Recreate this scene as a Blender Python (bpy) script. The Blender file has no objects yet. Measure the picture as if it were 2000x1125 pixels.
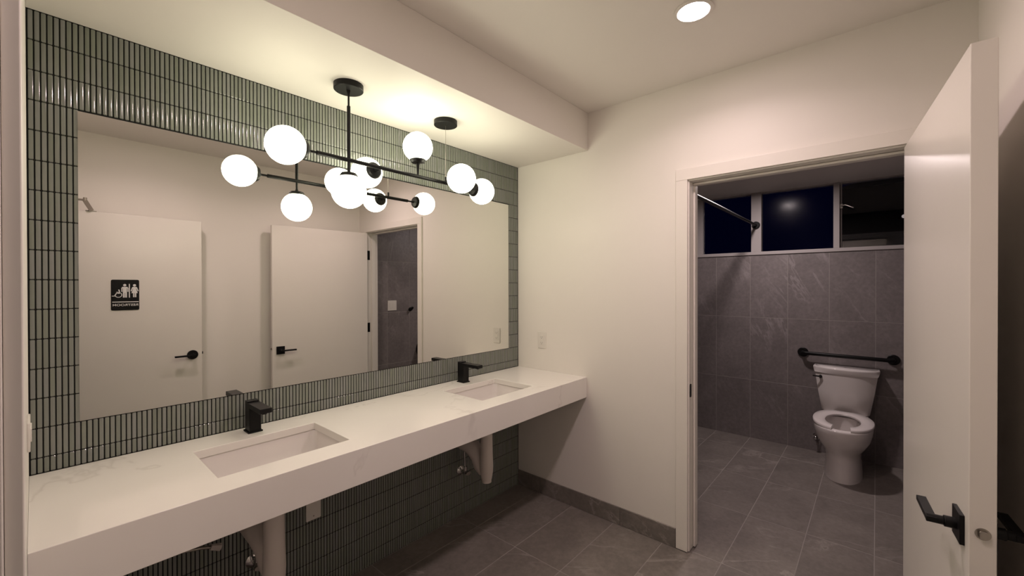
import bpy, math, random
from mathutils import Vector, Matrix
random.seed(7)
SC = bpy.context.scene
COL = SC.collection
PI = math.pi

# ------------------------------------------------------------------ camera, world, exposure
F_PX, YAW, PITCH, ROLL = 816.81, math.radians(41.1253), math.radians(-0.2876), math.radians(-0.1087)
EYE = 1.467
cam_data = bpy.data.cameras.new('camera')
cam_data.sensor_fit = 'HORIZONTAL'
cam_data.sensor_width = 36.0
cam_data.lens = F_PX / 2000.0 * 36.0
cam_data.clip_start = 0.01
cam_data.clip_end = 100
cam = bpy.data.objects.new('camera', cam_data)
COL.objects.link(cam)
_f = Vector((math.cos(PITCH) * math.cos(YAW), math.cos(PITCH) * math.sin(YAW), math.sin(PITCH)))
_r = Vector((math.sin(YAW), -math.cos(YAW), 0.0))
_u = _r.cross(_f)
_r2 = math.cos(ROLL) * _r + math.sin(ROLL) * _u
_u2 = -math.sin(ROLL) * _r + math.cos(ROLL) * _u
cam.matrix_world = Matrix(((_r2.x, _u2.x, -_f.x, 0), (_r2.y, _u2.y, -_f.y, 0), (_r2.z, _u2.z, -_f.z, EYE), (0, 0, 0, 1)))
SC.camera = cam

world = bpy.data.worlds.new('night_sky')
SC.world = world
world.use_nodes = True
bg = world.node_tree.nodes['Background']
bg.inputs['Color'].default_value = (0.010, 0.016, 0.21, 1)
bg.inputs['Strength'].default_value = 0.022

SC.view_settings.view_transform = 'Standard'
SC.view_settings.look = 'None'
SC.view_settings.gamma = 1.0
SC.view_settings.use_curve_mapping = False
SC.view_settings.exposure = 0.0
SC.cycles.max_bounces = 10
SC.cycles.diffuse_bounces = 5
SC.cycles.glossy_bounces = 5
SC.cycles.transmission_bounces = 6
SC.cycles.caustics_reflective = True
SC.cycles.sample_clamp_indirect = 6.0
SC.cycles.adaptive_threshold = 0.04

GLOBE_E = 11.2           # radiance of the opal globes
GLOBE_C = (1.0, 0.955, 0.73)
DOWN_W = 4.4             # watts of each recessed lamp
DOWN_C = (1.0, 0.775, 0.775)
WC_W = 14.5              # toilet room's own lamp
WC_C = (1.0, 0.84, 0.83)

# ------------------------------------------------------------------ measured places (metres)
D = 2.0016          # tiled wall
X1 = 2.3641         # end wall with the toilet doorway
X1B = X1 + 0.125
XW = -0.0114        # entry wall
R = -0.288          # wall behind the doors
ZS, ZC = 2.3397, 2.5815     # soffit, ceiling
YSOF = 1.4105
ZCT, ZCB, YCF = 0.8734, 0.7418, 1.4208
X2 = 4.55           # window wall of the toilet room
ZWC = 2.352
YN = 2.09           # far side of toilet room
CWX = 0.06
YJ = 0.7816         # casing edge of toilet doorway
ZH = 2.0452

# ------------------------------------------------------------------ mesh builder
class MB:
    def __init__(s):
        s.v, s.f = [], []
    def add(s, vs, fs):
        b = len(s.v)
        s.v += [tuple(p) for p in vs]
        s.f += [tuple(i + b for i in q) for q in fs]
        return s
    def box(s, x0, x1, y0, y1, z0, z1, M=None):
        vs = [Vector(p) for p in ((x0, y0, z0), (x1, y0, z0), (x1, y1, z0), (x0, y1, z0), (x0, y0, z1), (x1, y0, z1), (x1, y1, z1), (x0, y1, z1))]
        if M is not None:
            vs = [M @ p for p in vs]
        return s.add(vs, [(3, 2, 1, 0), (4, 5, 6, 7), (0, 1, 5, 4), (1, 2, 6, 5), (2, 3, 7, 6), (3, 0, 4, 7)])
    def rings(s, rings, cap0=True, cap1=True):
        n = len(rings[0])
        vs = [p for r in rings for p in r]
        fs = []
        for i in range(len(rings) - 1):
            for j in range(n):
                k = (j + 1) % n
                fs.append((i * n + j, i * n + k, (i + 1) * n + k, (i + 1) * n + j))
        if cap0:
            fs.append(tuple(range(n))[::-1])
        if cap1:
            fs.append(tuple((len(rings) - 1) * n + j for j in range(n)))
        return s.add(vs, fs)
    def tube(s, path, rad, n=12, caps=True):
        path = [Vector(p) for p in path]
        rads = rad if isinstance(rad, (list, tuple)) else [rad] * len(path)
        t0 = (path[1] - path[0]).normalized()
        a = Vector((0, 0, 1)) if abs(t0.z) < 0.9 else Vector((1, 0, 0))
        nrm = t0.cross(a).normalized()
        out = []
        for i, p in enumerate(path):
            if i == 0:
                t = t0
            elif i == len(path) - 1:
                t = (path[i] - path[i - 1]).normalized()
            else:
                t = ((path[i + 1] - path[i]).normalized() + (path[i] - path[i - 1]).normalized())
                t = t.normalized() if t.length > 1e-6 else (path[i] - path[i - 1]).normalized()
            nrm = (nrm - t * nrm.dot(t))
            nrm = nrm.normalized() if nrm.length > 1e-6 else t.orthogonal().normalized()
            b = t.cross(nrm)
            out.append([p + (nrm * math.cos(2 * PI * j / n) + b * math.sin(2 * PI * j / n)) * rads[i] for j in range(n)])
        return s.rings(out, caps, caps)
    def sphere(s, c, r, n=32, m=18):
        c = Vector(c)
        rings = []
        for i in range(1, m):
            a = PI * i / m
            rings.append([c + Vector((r * math.sin(a) * math.cos(2 * PI * j / n), r * math.sin(a) * math.sin(2 * PI * j / n), -r * math.cos(a))) for j in range(n)])
        b = len(s.v)
        s.rings(rings, False, False)
        t0, t1 = len(s.v), len(s.v) + 1
        s.v += [tuple(c - Vector((0, 0, r))), tuple(c + Vector((0, 0, r)))]
        last = b + (m - 2) * n
        for j in range(n):
            k = (j + 1) % n
            s.f.append((t0, b + k, b + j))
            s.f.append((t1, last + j, last + k))
        return s
    def prism(s, pts, axis, a, b):
        """pts: 2D outline; axis 'x': (y,z), 'y': (x,z), 'z': (x,y)"""
        def P(p, w):
            return {'x': (w, p[0], p[1]), 'y': (p[0], w, p[1]), 'z': (p[0], p[1], w)}[axis]
        return s.rings([[P(p, a) for p in pts], [P(p, b) for p in pts]])
    def build(s, name, mat, parent=None, bevel=0.0, seg=2, smooth=None, origin=None):
        me = bpy.data.meshes.new(name)
        o3 = Vector(origin) if origin is not None else Vector((0, 0, 0))
        me.from_pydata([tuple(Vector(p) - o3) for p in s.v], [], s.f)
        me.update()
        import bmesh
        bm = bmesh.new(); bm.from_mesh(me)
        bmesh.ops.recalc_face_normals(bm, faces=bm.faces)
        bm.to_mesh(me); bm.free()
        me.materials.append(mat)
        if smooth is not None:
            me.polygons.foreach_set('use_smooth', [True] * len(me.polygons))
            me.set_sharp_from_angle(angle=math.radians(smooth))
        o = bpy.data.objects.new(name, me)
        COL.objects.link(o)
        o.location = o3
        if parent is not None:
            attach(o, parent)
        if bevel:
            m = o.modifiers.new('bevel', 'BEVEL')
            m.width = bevel; m.segments = seg; m.limit_method = 'ANGLE'; m.angle_limit = math.radians(40)
            if smooth is None:
                me.polygons.foreach_set('use_smooth', [True] * len(me.polygons))
                me.set_sharp_from_angle(angle=math.radians(60))
                m.harden_normals = True
        return o

def wmat(o):
    M = o.matrix_basis.copy()
    p = o.parent
    while p is not None:
        M = p.matrix_basis @ M     # parents are only moved/turned, never inverse-offset
        p = p.parent
    return M

def attach(o, parent):
    """parent o, keeping its own world place"""
    W = o.matrix_basis.copy()
    o.parent = parent
    o.matrix_parent_inverse = Matrix.Identity(4)
    o.matrix_basis = wmat(parent).inverted() @ W

def empty(name, loc):
    o = bpy.data.objects.new(name, None)
    o.empty_display_size = 0.05
    COL.objects.link(o)
    o.location = loc
    return o

def tag(o, label=None, cat=None, group=None, kind=None):
    if label: o['label'] = label
    if cat: o['category'] = cat
    if group: o['group'] = group
    if kind: o['kind'] = kind
    return o

def struct(o, label, cat):
    return tag(o, label, cat, None, 'structure')

def circle(cx, cy, r, n=24):
    return [(cx + r * math.cos(2 * PI * i / n), cy + r * math.sin(2 * PI * i / n)) for i in range(n)]

def rrect(x0, x1, y0, y1, r, n=5):
    pts = []
    for cx, cy, a0 in ((x1 - r, y1 - r, 0), (x0 + r, y1 - r, PI / 2), (x0 + r, y0 + r, PI), (x1 - r, y0 + r, 1.5 * PI)):
        for i in range(n + 1):
            a = a0 + PI / 2 * i / n
            pts.append((cx + r * math.cos(a), cy + r * math.sin(a)))
    return pts

# ------------------------------------------------------------------ materials
def new_mat(name):
    m = bpy.data.materials.new(name)
    m.use_nodes = True
    return m, m.node_tree.nodes, m.node_tree.links, m.node_tree.nodes['Principled BSDF']

def noise(N, L, vec, scale, detail=4, rough=0.55, dist=0.0):
    n = N.new('ShaderNodeTexNoise')
    n.inputs['Scale'].default_value = scale
    n.inputs['Detail'].default_value = detail
    n.inputs['Roughness'].default_value = rough
    n.inputs['Distortion'].default_value = dist
    if vec is not None:
        L.new(vec, n.inputs['Vector'])
    return n

def ramp(N, L, fac, stops):
    r = N.new('ShaderNodeValToRGB')
    e = r.color_ramp.elements
    while len(e) < len(stops):
        e.new(0.5)
    for k, (p, c) in zip(e, stops):
        k.position = p
        k.color = (c[0], c[1], c[2], 1) if not isinstance(c, (int, float)) else (c, c, c, 1)
    L.new(fac, r.inputs['Fac'])
    return r

def mixc(N, L, fac, a, b, mode='MIX'):
    m = N.new('ShaderNodeMix')
    m.data_type = 'RGBA'; m.blend_type = mode
    for sock, val in ((m.inputs[0], fac), (m.inputs[6], a), (m.inputs[7], b)):
        if hasattr(val, 'links') or hasattr(val, 'is_linked'):
            L.new(val, sock)
        elif isinstance(val, (int, float)):
            sock.default_value = val
        else:
            sock.default_value = (val[0], val[1], val[2], 1)
    return m.outputs[2]

def plain(name, col, rough=0.5, metal=0.0, bump=0.0, bscale=300, var=0.03, coat=0.0):
    m, N, L, B = new_mat(name)
    tc = N.new('ShaderNodeTexCoord')
    n = noise(N, L, tc.outputs['Object'], 6.0, 3)
    c = mixc(N, L, n.outputs['Fac'], [k * (1 - var) for k in col], [min(1, k * (1 + var)) for k in col])
    L.new(c, B.inputs['Base Color'])
    B.inputs['Roughness'].default_value = rough
    B.inputs['Metallic'].default_value = metal
    if name == 'matte_black_metal': B.inputs['Specular IOR Level'].default_value = 0.22
    if coat: B.inputs['Coat Weight'].default_value = coat
    if bump:
        nb = noise(N, L, tc.outputs['Object'], bscale, 2)
        b = N.new('ShaderNodeBump')
        b.inputs['Strength'].default_value = bump
        b.inputs['Distance'].default_value = 0.001
        L.new(nb.outputs['Fac'], b.inputs['Height'])
        L.new(b.outputs['Normal'], B.inputs['Normal'])
    return m

def emitter(name, col, e):
    m, N, L, B = new_mat(name)
    B.inputs['Base Color'].default_value = (0.9, 0.88, 0.82, 1)
    B.inputs['Roughness'].default_value = 0.3
    B.inputs['Emission Color'].default_value = (*col, 1)
    B.inputs['Emission Strength'].default_value = e
    return m

M_wall = plain('wall_paint', (0.80, 0.765, 0.715), 0.55, bump=0.10, bscale=260, var=0.015)
M_ceil = plain('ceiling_paint', (0.80, 0.765, 0.715), 0.6, bump=0.08, bscale=260, var=0.015)
M_trim = plain('trim_paint', (0.79, 0.755, 0.70), 0.35, bump=0.04, bscale=150, var=0.015)
M_door = plain('door_paint', (0.79, 0.755, 0.70), 0.26, bump=0.05, bscale=60, var=0.015)
M_black = plain('matte_black_metal', (0.006, 0.0058, 0.006), 0.42, 0.0, bump=0.03, bscale=500)
M_chrome = plain('chrome', (0.62, 0.61, 0.60), 0.12, 1.0)
M_steel = plain('brushed_steel', (0.40, 0.37, 0.33), 0.32, 1.0)
M_porc = plain('porcelain', (0.74, 0.70, 0.68), 0.08, coat=0.3, var=0.01)
M_plast = plain('white_plastic', (0.74, 0.71, 0.66), 0.3, var=0.01)
M_seat = plain('seat_plastic', (0.72, 0.68, 0.66), 0.18, var=0.01)
M_pvc = plain('white_pipe_cover', (0.66, 0.60, 0.56), 0.45, bump=0.08, bscale=90)
M_hole = plain('dark_slot', (0.02, 0.018, 0.016), 0.7)
M_grout_dark = plain('dark_grout', (0.004, 0.0045, 0.004), 0.85, bump=0.3, bscale=900)
M_grout = plain('pale_grout', (0.32, 0.295, 0.275), 0.9, bump=0.3, bscale=900)
M_frame = plain('aluminium_window_frame', (0.42, 0.39, 0.38), 0.4, 0.0)
M_signw = plain('sign_white', (0.80, 0.79, 0.77), 0.5)
M_brick = plain('dark_exterior_wall', (0.010, 0.007, 0.006), 0.9, bump=0.4, bscale=40)
M_extpale = plain('pale_exterior_wall', (0.10, 0.08, 0.07), 0.9)
M_globe = emitter('opal_glass_lit', GLOBE_C, GLOBE_E)
M_down = emitter('downlight_lens', DOWN_C, 100.0)
M_wcdown = emitter('toilet_downlight_lens', WC_C, 14.0)
M_extlamp = emitter('outdoor_lamp_lens', (1.0, 0.85, 0.8), 0.35)

def make_glaze():
    m, N, L, B = new_mat('green_glaze')
    oi = N.new('ShaderNodeObjectInfo')
    ge = N.new('ShaderNodeNewGeometry')
    ad = N.new('ShaderNodeMath'); ad.operation = 'ADD'
    L.new(oi.outputs['Random'], ad.inputs[0]); L.new(ge.outputs['Random Per Island'], ad.inputs[1])
    fr = N.new('ShaderNodeMath'); fr.operation = 'FRACT'
    L.new(ad.outputs[0], fr.inputs[0])
    r = ramp(N, L, fr.outputs[0], [(0.0, (0.170, 0.190, 0.155)), (0.35, (0.205, 0.222, 0.195)), (0.7, (0.220, 0.230, 0.222)), (1.0, (0.190, 0.212, 0.165))])
    tc = N.new('ShaderNodeTexCoord')
    n = noise(N, L, ge.outputs['Position'], 45, 3)
    c = mixc(N, L, n.outputs['Fac'], r.outputs['Color'], (0.235, 0.24, 0.215))
    c2 = mixc(N, L, 0.35, r.outputs['Color'], c)
    L.new(c2, B.inputs['Base Color'])
    B.inputs['Roughness'].default_value = 0.085
    B.inputs['IOR'].default_value = 1.55
    return m
M_glaze = make_glaze()

def make_stone(name, dark, light, vein, rough=0.42, vein_amt=0.5, rot=(1.05, 0.0, 0.0)):
    """slate-look porcelain; every tile gets its own patch through Object Info"""
    m, N, L, B = new_mat(name)
    tc = N.new('ShaderNodeTexCoord')
    oi = N.new('ShaderNodeObjectInfo')
    mu = N.new('ShaderNodeMath'); mu.operation = 'MULTIPLY'; mu.inputs[1].default_value = 37.0
    L.new(oi.outputs['Random'], mu.inputs[0])
    cb = N.new('ShaderNodeCombineXYZ')
    for i in range(3):
        L.new(mu.outputs[0], cb.inputs[i])
    va = N.new('ShaderNodeVectorMath'); va.operation = 'ADD'
    L.new(tc.outputs['Object'], va.inputs[0]); L.new(cb.outputs[0], va.inputs[1])
    vec = va.outputs[0]
    n1 = noise(N, L, vec, 3.2, 6, 0.6, 0.6)
    base = ramp(N, L, n1.outputs['Fac'], [(0.3, dark), (0.7, light)])
    n2 = noise(N, L, vec, 38, 5, 0.65)
    g = ramp(N, L, n2.outputs['Fac'], [(0.3, 0.84), (0.7, 1.12)])
    c = mixc(N, L, 1.0, base.outputs['Color'], g.outputs['Color'], 'MULTIPLY')
    # veins: thin ridges of a distorted noise
    mp = N.new('ShaderNodeMapping')
    mp.vector_type = 'TEXTURE'
    mp.inputs['Rotation'].default_value = rot; mp.inputs['Scale'].default_value = (0.68, 2.2, 0.68)
    L.new(vec, mp.inputs['Vector'])
    n3 = noise(N, L, mp.outputs['Vector'], 1.9, 8, 0.60, 0.7)
    v = ramp(N, L, n3.outputs['Fac'], [(0.486, 0.0), (0.4985, 1.0), (0.503, 0.55), (0.53, 0.0)])
    n4 = noise(N, L, vec, 1.5, 2)
    msk = ramp(N, L, n4.outputs['Fac'], [(0.47, 0.0), (0.66, 1.0)])
    f = N.new('ShaderNodeMath'); f.operation = 'MULTIPLY'
    L.new(v.outputs['Color'], f.inputs[0]); L.new(msk.outputs['Color'], f.inputs[1])
    f2 = N.new('ShaderNodeMath'); f2.operation = 'MULTIPLY'; f2.inputs[1].default_value = vein_amt
    L.new(f.outputs[0], f2.inputs[0])
    c2 = mixc(N, L, f2.outputs[0], c, vein)
    # cloudy pale patches
    n5 = noise(N, L, mp.outputs['Vector'], 2.4, 8, 0.7, 0.6)
    pt = ramp(N, L, n5.outputs['Fac'], [(0.62, 0.0), (0.70, 0.38)])
    c3 = mixc(N, L, pt.outputs['Color'], c2, vein)
    L.new(c3, B.inputs['Base Color'])
    B.inputs['Roughness'].default_value = rough
    b = N.new('ShaderNodeBump'); b.inputs['Strength'].default_value = 0.12; b.inputs['Distance'].default_value = 0.002
    L.new(n2.outputs['Fac'], b.inputs['Height']); L.new(b.outputs['Normal'], B.inputs['Normal'])
    return m
M_stone = make_stone('grey_stone_tile', (0.165, 0.147, 0.134), (0.235, 0.210, 0.190), (0.46, 0.42, 0.385), 0.40, 0.55, (0.35, 0.2, 0.75))
M_stonew = make_stone('grey_stone_wall_tile', (0.170, 0.150, 0.148), (0.225, 0.200, 0.197), (0.44, 0.40, 0.40), 0.42, 0.5)

def make_quartz():
    m, N, L, B = new_mat('white_quartz')
    tc = N.new('ShaderNodeTexCoord')
    mp = N.new('ShaderNodeMapping'); mp.inputs['Location'].default_value = (3.1, 1.7, 0.4)
    L.new(tc.outputs['Object'], mp.inputs['Vector'])
    vec = mp.outputs['Vector']
    n1 = noise(N, L, vec, 1.25, 6, 0.52, 0.5)
    v = ramp(N, L, n1.outputs['Fac'], [(0.4945, 0.0), (0.499, 0.9), (0.501, 0.4), (0.505, 0.0)])
    n2 = noise(N, L, vec, 1.0, 2)
    msk = ramp(N, L, n2.outputs['Fac'], [(0.44, 0.0), (0.60, 0.33)])
    f = N.new('ShaderNodeMath'); f.operation = 'MULTIPLY'
    L.new(v.outputs['Color'], f.inputs[0]); L.new(msk.outputs['Color'], f.inputs[1])
    n3 = noise(N, L, vec, 2.2, 5)
    base = ramp(N, L, n3.outputs['Fac'], [(0.35, (0.785, 0.755, 0.715)), (0.7, (0.81, 0.785, 0.75))])
    c = mixc(N, L, f.outputs[0], base.outputs['Color'], (0.36, 0.32, 0.29))
    L.new(c, B.inputs['Base Color'])
    B.inputs['Roughness'].default_value = 0.14
    return m
M_quartz = make_quartz()

def make_mirror():
    m, N, L, B = new_mat('silvered_mirror')
    tc = N.new('ShaderNodeTexCoord')
    n = noise(N, L, tc.outputs['Object'], 3, 2)
    c = mixc(N, L, n.outputs['Fac'], (0.80, 0.80, 0.765), (0.815, 0.815, 0.78))
    L.new(c, B.inputs['Base Color'])
    B.inputs['Metallic'].default_value = 1.0
    B.inputs['Roughness'].default_value = 0.0
    return m
M_mirror = make_mirror()

def make_glass(name, rough, col=(0.9, 0.92, 0.95), ior=1.45):
    m, N, L, B = new_mat(name)
    B.inputs['Base Color'].default_value = (*col, 1)
    B.inputs['Transmission Weight'].default_value = 1.0
    B.inputs['IOR'].default_value = ior
    tc = N.new('ShaderNodeTexCoord')
    n = noise(N, L, tc.outputs['Object'], 60, 2)
    r = ramp(N, L, n.outputs['Fac'], [(0.3, max(0.0, rough - 0.02)), (0.7, rough + (0.02 if rough else 0.0))])
    L.new(r.outputs['Color'], B.inputs['Roughness'])
    return m
M_clear = make_glass('clear_pane', 0.0)
M_frost = make_glass('frosted_pane', 0.17, ior=1.12)

# ------------------------------------------------------------------ room shell
# floor: one pale grout slab that carries every stone tile
floor = struct(MB().box(-0.75, X2 + 0.02, R - 0.02, YN + 0.02, -0.06, -0.0006).build('floor', M_grout), 'grey slate-look tiled floor running through both rooms', 'floor')
PY, PX = 0.3043, 0.609
GX0, GY0 = 2.384, 0.009
tile_me = {}
def slab(parent, name, mat, u0, u1, v0, v1, place, thick=0.010, ch=0.0012, key=None):
    """a flat tile u0..u1 x v0..v1; place(u,v,h) -> world; shares meshes between alike pieces"""
    w, h = round(u1 - u0, 4), round(v1 - v0, 4)
    k = (name, w, h, key)
    if k not in tile_me:
        b = MB()
        o0 = Vector(place(0, 0, 0))
        ring = lambda i, d: [Vector(place(s * (w / 2 - i), t * (h / 2 - i), d)) - o0 for s, t in ((-1, -1), (1, -1), (1, 1), (-1, 1))]
        b.rings([ring(0, -thick), ring(0, -ch), ring(ch, 0)])
        ob = b.build(name, mat)
        tile_me[k] = ob.data
    else:
        ob = bpy.data.objects.new(name, tile_me[k])
        COL.objects.link(ob)
    ob.location = place((u0 + u1) / 2, (v0 + v1) / 2, 0)
    attach(ob, parent)
    return ob

G = 0.0028
xs = [GX0 + PX * k for k in range(-5, 4)] + [X2]
ys = [R] + [GY0 + PY * k for k in range(0, 7)] + [YN]
for i in range(len(xs) - 1):
    for j in range(len(ys) - 1):
        x0, x1 = xs[i], xs[i + 1]
        y0, y1 = ys[j], ys[j + 1]
        if x1 < 2.4 and y1 > D: y1 = D
        if y1 - y0 < 0.02 or x1 - x0 < 0.02: continue
        slab(floor, 'floor_tile', M_stone, x0 + G / 2, x1 - G / 2, y0 + G / 2, y1 - G / 2, lambda u, v, h: (u, v, h), key='z')

# tiled wall: near-black grout with the green stick tiles
wall_n = struct(MB().box(XW - 0.12, X1B, D + 0.0032, D + 0.12, 0, ZC).build('wall_north', M_grout_dark), 'wall of glossy green stick tiles in black grout around the mirror', 'wall')
ROW, COLW, Z0R, X0C = 0.0944, 0.0140, 0.923, -0.0090
MX0, MX1, MZ0, MZ1 = 0.1, 2.2537, 1.0192, 2.0507
TW, TH = 0.0108, 0.0916
def stick(h, M=None):
    """pillowed stick tile, front crest at y=0, faces -y, centred on x,z"""
    cs = [(-0.5, 0.0019), (-0.45, 0.00056), (-0.24, 0.00015), (0.0, 0.0), (0.24, 0.00015), (0.45, 0.00056), (0.5, 0.0019)]
    e = min(0.0022, h * 0.2)
    rs = [(-h / 2, 0.0016, 0.72), (-h / 2 + e, 0.0003, 1.0), (h / 2 - e, 0.0003, 1.0), (h / 2, 0.0016, 0.72)]
    vs, fs = [], []
    for z, dz, sc in rs:
        for c, dc in cs:
            vs.append((c * TW * sc, max(dz, dc) if dz > 0.001 else dc, z))
    n = len(cs)
    for i in range(3):
        for j in range(n - 1):
            fs.append((i * n + j, i * n + j + 1, (i + 1) * n + j + 1, (i + 1) * n + j))
    # skirt back into the grout
    loop = [j for j in range(n)] + [i * n + n - 1 for i in range(1, 4)] + [3 * n + j for j in range(n - 2, -1, -1)] + [i * n for i in (2, 1)]
    b = len(vs)
    for k in loop:
        vs.append((vs[k][0], 0.0040, vs[k][2]))
    for a in range(len(loop)):
        c = (a + 1) % len(loop)
        fs.append((loop[a], b + a, b + c, loop[c]))
    if M is not None:
        vs = [tuple(M @ Vector(p)) for p in vs]
    return vs, fs
spots = []
k0 = math.floor((0 - Z0R) / ROW)
for r in range(k0, 16):
    za, zb = Z0R + ROW * r, Z0R + ROW * (r + 1)
    za, zb = max(za, 0.0), min(zb, ZS)
    if za < ZCB + 0.02 and zb > ZCB and False: continue
    if zb - za < 0.02: continue
    segs = [(za, zb)]
    if za < ZCT and zb > ZCT: segs = [(ZCT, zb)]          # the course cut by the worktop
    if za < ZCB and zb > ZCB: segs = [(za, ZCB + 0.02)]
    for za, zb in segs:
        if za >= ZCB and zb <= ZCT: continue
        for c in range(0, 170):
            x = X0C + COLW * (c + 0.5)
            if x + TW / 2 > X1 - 0.0005: continue
            if 8 <= c <= 161 and za > 1.0 and zb < 2.06: continue
            zz0, zz1 = za + 0.0013, zb - 0.0013
            # size in the picture (nearer = larger)
            dist = math.sqrt(x * x + D * D)
            cosv = D / dist
            spots.append((cosv / dist * (zz1 - zz0), x, (zz0 + zz1) / 2, zz1 - zz0))
vis = sorted([s for s in spots if s[2] > ZCT], reverse=True)[:300]
one = set((round(s[1], 5), round(s[2], 5)) for s in vis)
stick_me = {}
big = MB()
for s, x, z, h in spots:
    tilt = Matrix.Rotation(random.gauss(0, 0.006), 4, 'X') @ Matrix.Rotation(random.gauss(0, 0.010), 4, 'Z')
    if (round(x, 5), round(z, 5)) in one:
        k = round(h, 4)
        if k not in stick_me:
            me = bpy.data.meshes.new('stick_tile')
            vs, fs = stick(h)
            me.from_pydata(vs, [], fs); me.update()
            me.polygons.foreach_set('use_smooth', [True] * len(me.polygons))
            me.set_sharp_from_angle(angle=math.radians(20))
            me.materials.append(M_glaze)
            stick_me[k] = me
        o = bpy.data.objects.new('stick_tile', stick_me[k])
        COL.objects.link(o)
        o.matrix_basis = Matrix.Translation((x, D, z)) @ tilt
        attach(o, wall_n)
    else:
        big.add(*stick(h, Matrix.Translation((x, D, z)) @ tilt))
me = bpy.data.meshes.new('stick_tile_field')
me.from_pydata(big.v, [], big.f); me.update()
me.polygons.foreach_set('use_smooth', [True] * len(me.polygons))
me.set_sharp_from_angle(angle=math.radians(20))
me.materials.append(M_glaze)
fld = bpy.data.objects.new('stick_tile_field', me)
COL.objects.link(fld); attach(fld, wall_n); fld['kind'] = 'stuff'

# end wall with the toilet doorway; the opening runs y YH0..YJ
YH0 = -0.135
b = MB()
b.box(X1, X1B, YJ + 0.03, D + 0.0022, 0, ZC)
b.box(X1, X1B, YH0 - 0.03, YJ + 0.03, ZH + 0.03, ZC)
b.box(X1, X1B, R, YH0 - 0.03, 0, ZC)
wall_e = struct(b.build('wall_east', M_wall), 'plain off-white end wall with the toilet doorway', 'wall')
# entry wall (the camera stands in its doorway)
YE0, YE1, ZE = -0.222, 0.776, 2.03
b = MB()
b.box(XW - 0.12, XW, YE1, D, 0, ZC)
b.box(XW - 0.12, XW, YE0, YE1, ZE + 0.02, ZC)
b.box(XW - 0.12, XW, R, YE0, 0, ZC)
wall_w = struct(b.build('wall_west', M_wall), 'off-white entry wall seen edge-on at far left', 'wall')
wall_s = struct(MB().box(XW - 0.12, X1B, R - 0.1, R, 0, ZC).build('wall_south', M_wall), 'off-white wall behind the two open doors', 'wall')
ceil = struct(MB().box(XW - 0.12, X1B, R - 0.1, D + 0.12, ZC, ZC + 0.1).build('ceiling', M_ceil), 'flat off-white ceiling with the recessed lamps', 'ceiling')
sof = struct(MB().box(XW, X1, YSOF, D + 0.0022, ZS, ZC).build('soffit', M_ceil, bevel=0.002), 'boxed white soffit dropping above the washbasins', 'soffit')

# toilet room shell
wall_te = MB()
ZSILL = 1.757
wall_te.box(X2 + 0.0008, X2 + 0.14, R - 0.1, YN + 0.1, 0, ZSILL)
wall_te = struct(wall_te.build('wall_toilet_east', M_grout), 'grey stone-tiled wall behind the toilet under the window', 'wall')
wall_ts = struct(MB().box(X1B, X2 + 0.14, R - 0.1, R - 0.0008, 0, ZWC).build('wall_toilet_south', M_grout), 'grey stone-tiled toilet side wall seen in the mirror', 'wall')
wall_tn = struct(MB().box(X1B, X2 + 0.14, YN, YN + 0.1, 0, ZWC).build('wall_toilet_north', M_grout), 'far side wall of the toilet room, hidden by the end wall', 'wall')
b = MB().box(X1B, X1B + 0.009, YJ + CWX, YN, 0, ZWC).box(X1B, X1B + 0.009, R, YJ + CWX, ZH + CWX, ZWC)
wall_tw = struct(b.build('wall_toilet_west', M_stonew), 'grey stone lining on the toilet side of the doorway wall', 'wall')
ceil_t = struct(MB().box(X1B, X2 + 0.14, R - 0.1, YN + 0.1, ZWC, ZWC + 0.1).build('ceiling_toilet', M_ceil), 'lower ceiling of the toilet room seen over the window', 'ceiling')
zrows = [0.0, 0.561, 1.163, ZSILL]
for i in range(3):
    for j in range(len(ys) - 1):
        slab(wall_te, 'wall_tile', M_stonew, ys[j] + G / 2, ys[j + 1] - G / 2, zrows[i] + G / 2, zrows[i + 1] - G / 2, lambda u, v, h: (X2 - h, u, v), key='te')
zr2 = [0.0, 0.561, 1.160, 1.755, ZWC]
xj = [X1B] + [2.71 + 0.3043 * k for k in range(0, 7)]
xj = [x for x in xj if x < X2 - 0.03] + [X2]
for i in range(4):
    for j in range(len(xj) - 1):
        slab(wall_ts, 'wall_tile', M_stonew, xj[j] + G / 2, xj[j + 1] - G / 2, zr2[i] + G / 2, zr2[i + 1] - G / 2, lambda u, v, h: (u, R + h, v), key='ts')
yjn = xj
for i in range(4):
    for j in range(len(xj) - 1):
        slab(wall_tn, 'wall_tile', M_stonew, xj[j] + G / 2, xj[j + 1] - G / 2, zr2[i] + G / 2, zr2[i + 1] - G / 2, lambda u, v, h: (u, YN - h, v), key='tn')

# baseboards of the same stone
BBH = 0.109
bbe = struct(MB().box(X1 - 0.004, X1, 0.846, D, 0, BBH - 0.002).build('baseboard_east', M_grout), 'grey stone skirting along the end wall under the basins', 'baseboard')
yb = [0.846, 1.185, 1.795, D]
for a, c in zip(yb[:-1], yb[1:]):
    slab(bbe, 'skirting_tile', M_stone, a + 0.001, c - 0.001, 0.001, BBH, lambda u, v, h: (X1 - 0.011 - h, u, v), thick=0.0075, key='e')
bbs = struct(MB().box(0, X1 - 0.02, R, R + 0.004, 0, BBH - 0.002).build('baseboard_south', M_grout), 'grey stone skirting behind the open doors', 'baseboard')
xb = [0.0, 0.557, 1.166, 1.775, X1 - 0.022]
for a, c in zip(xb[:-1], xb[1:]):
    slab(bbs, 'skirting_tile', M_stone, a + 0.001, c - 0.001, 0.001, BBH, lambda u, v, h: (u, R + 0.011 + h, v), thick=0.0075, key='s')

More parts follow.
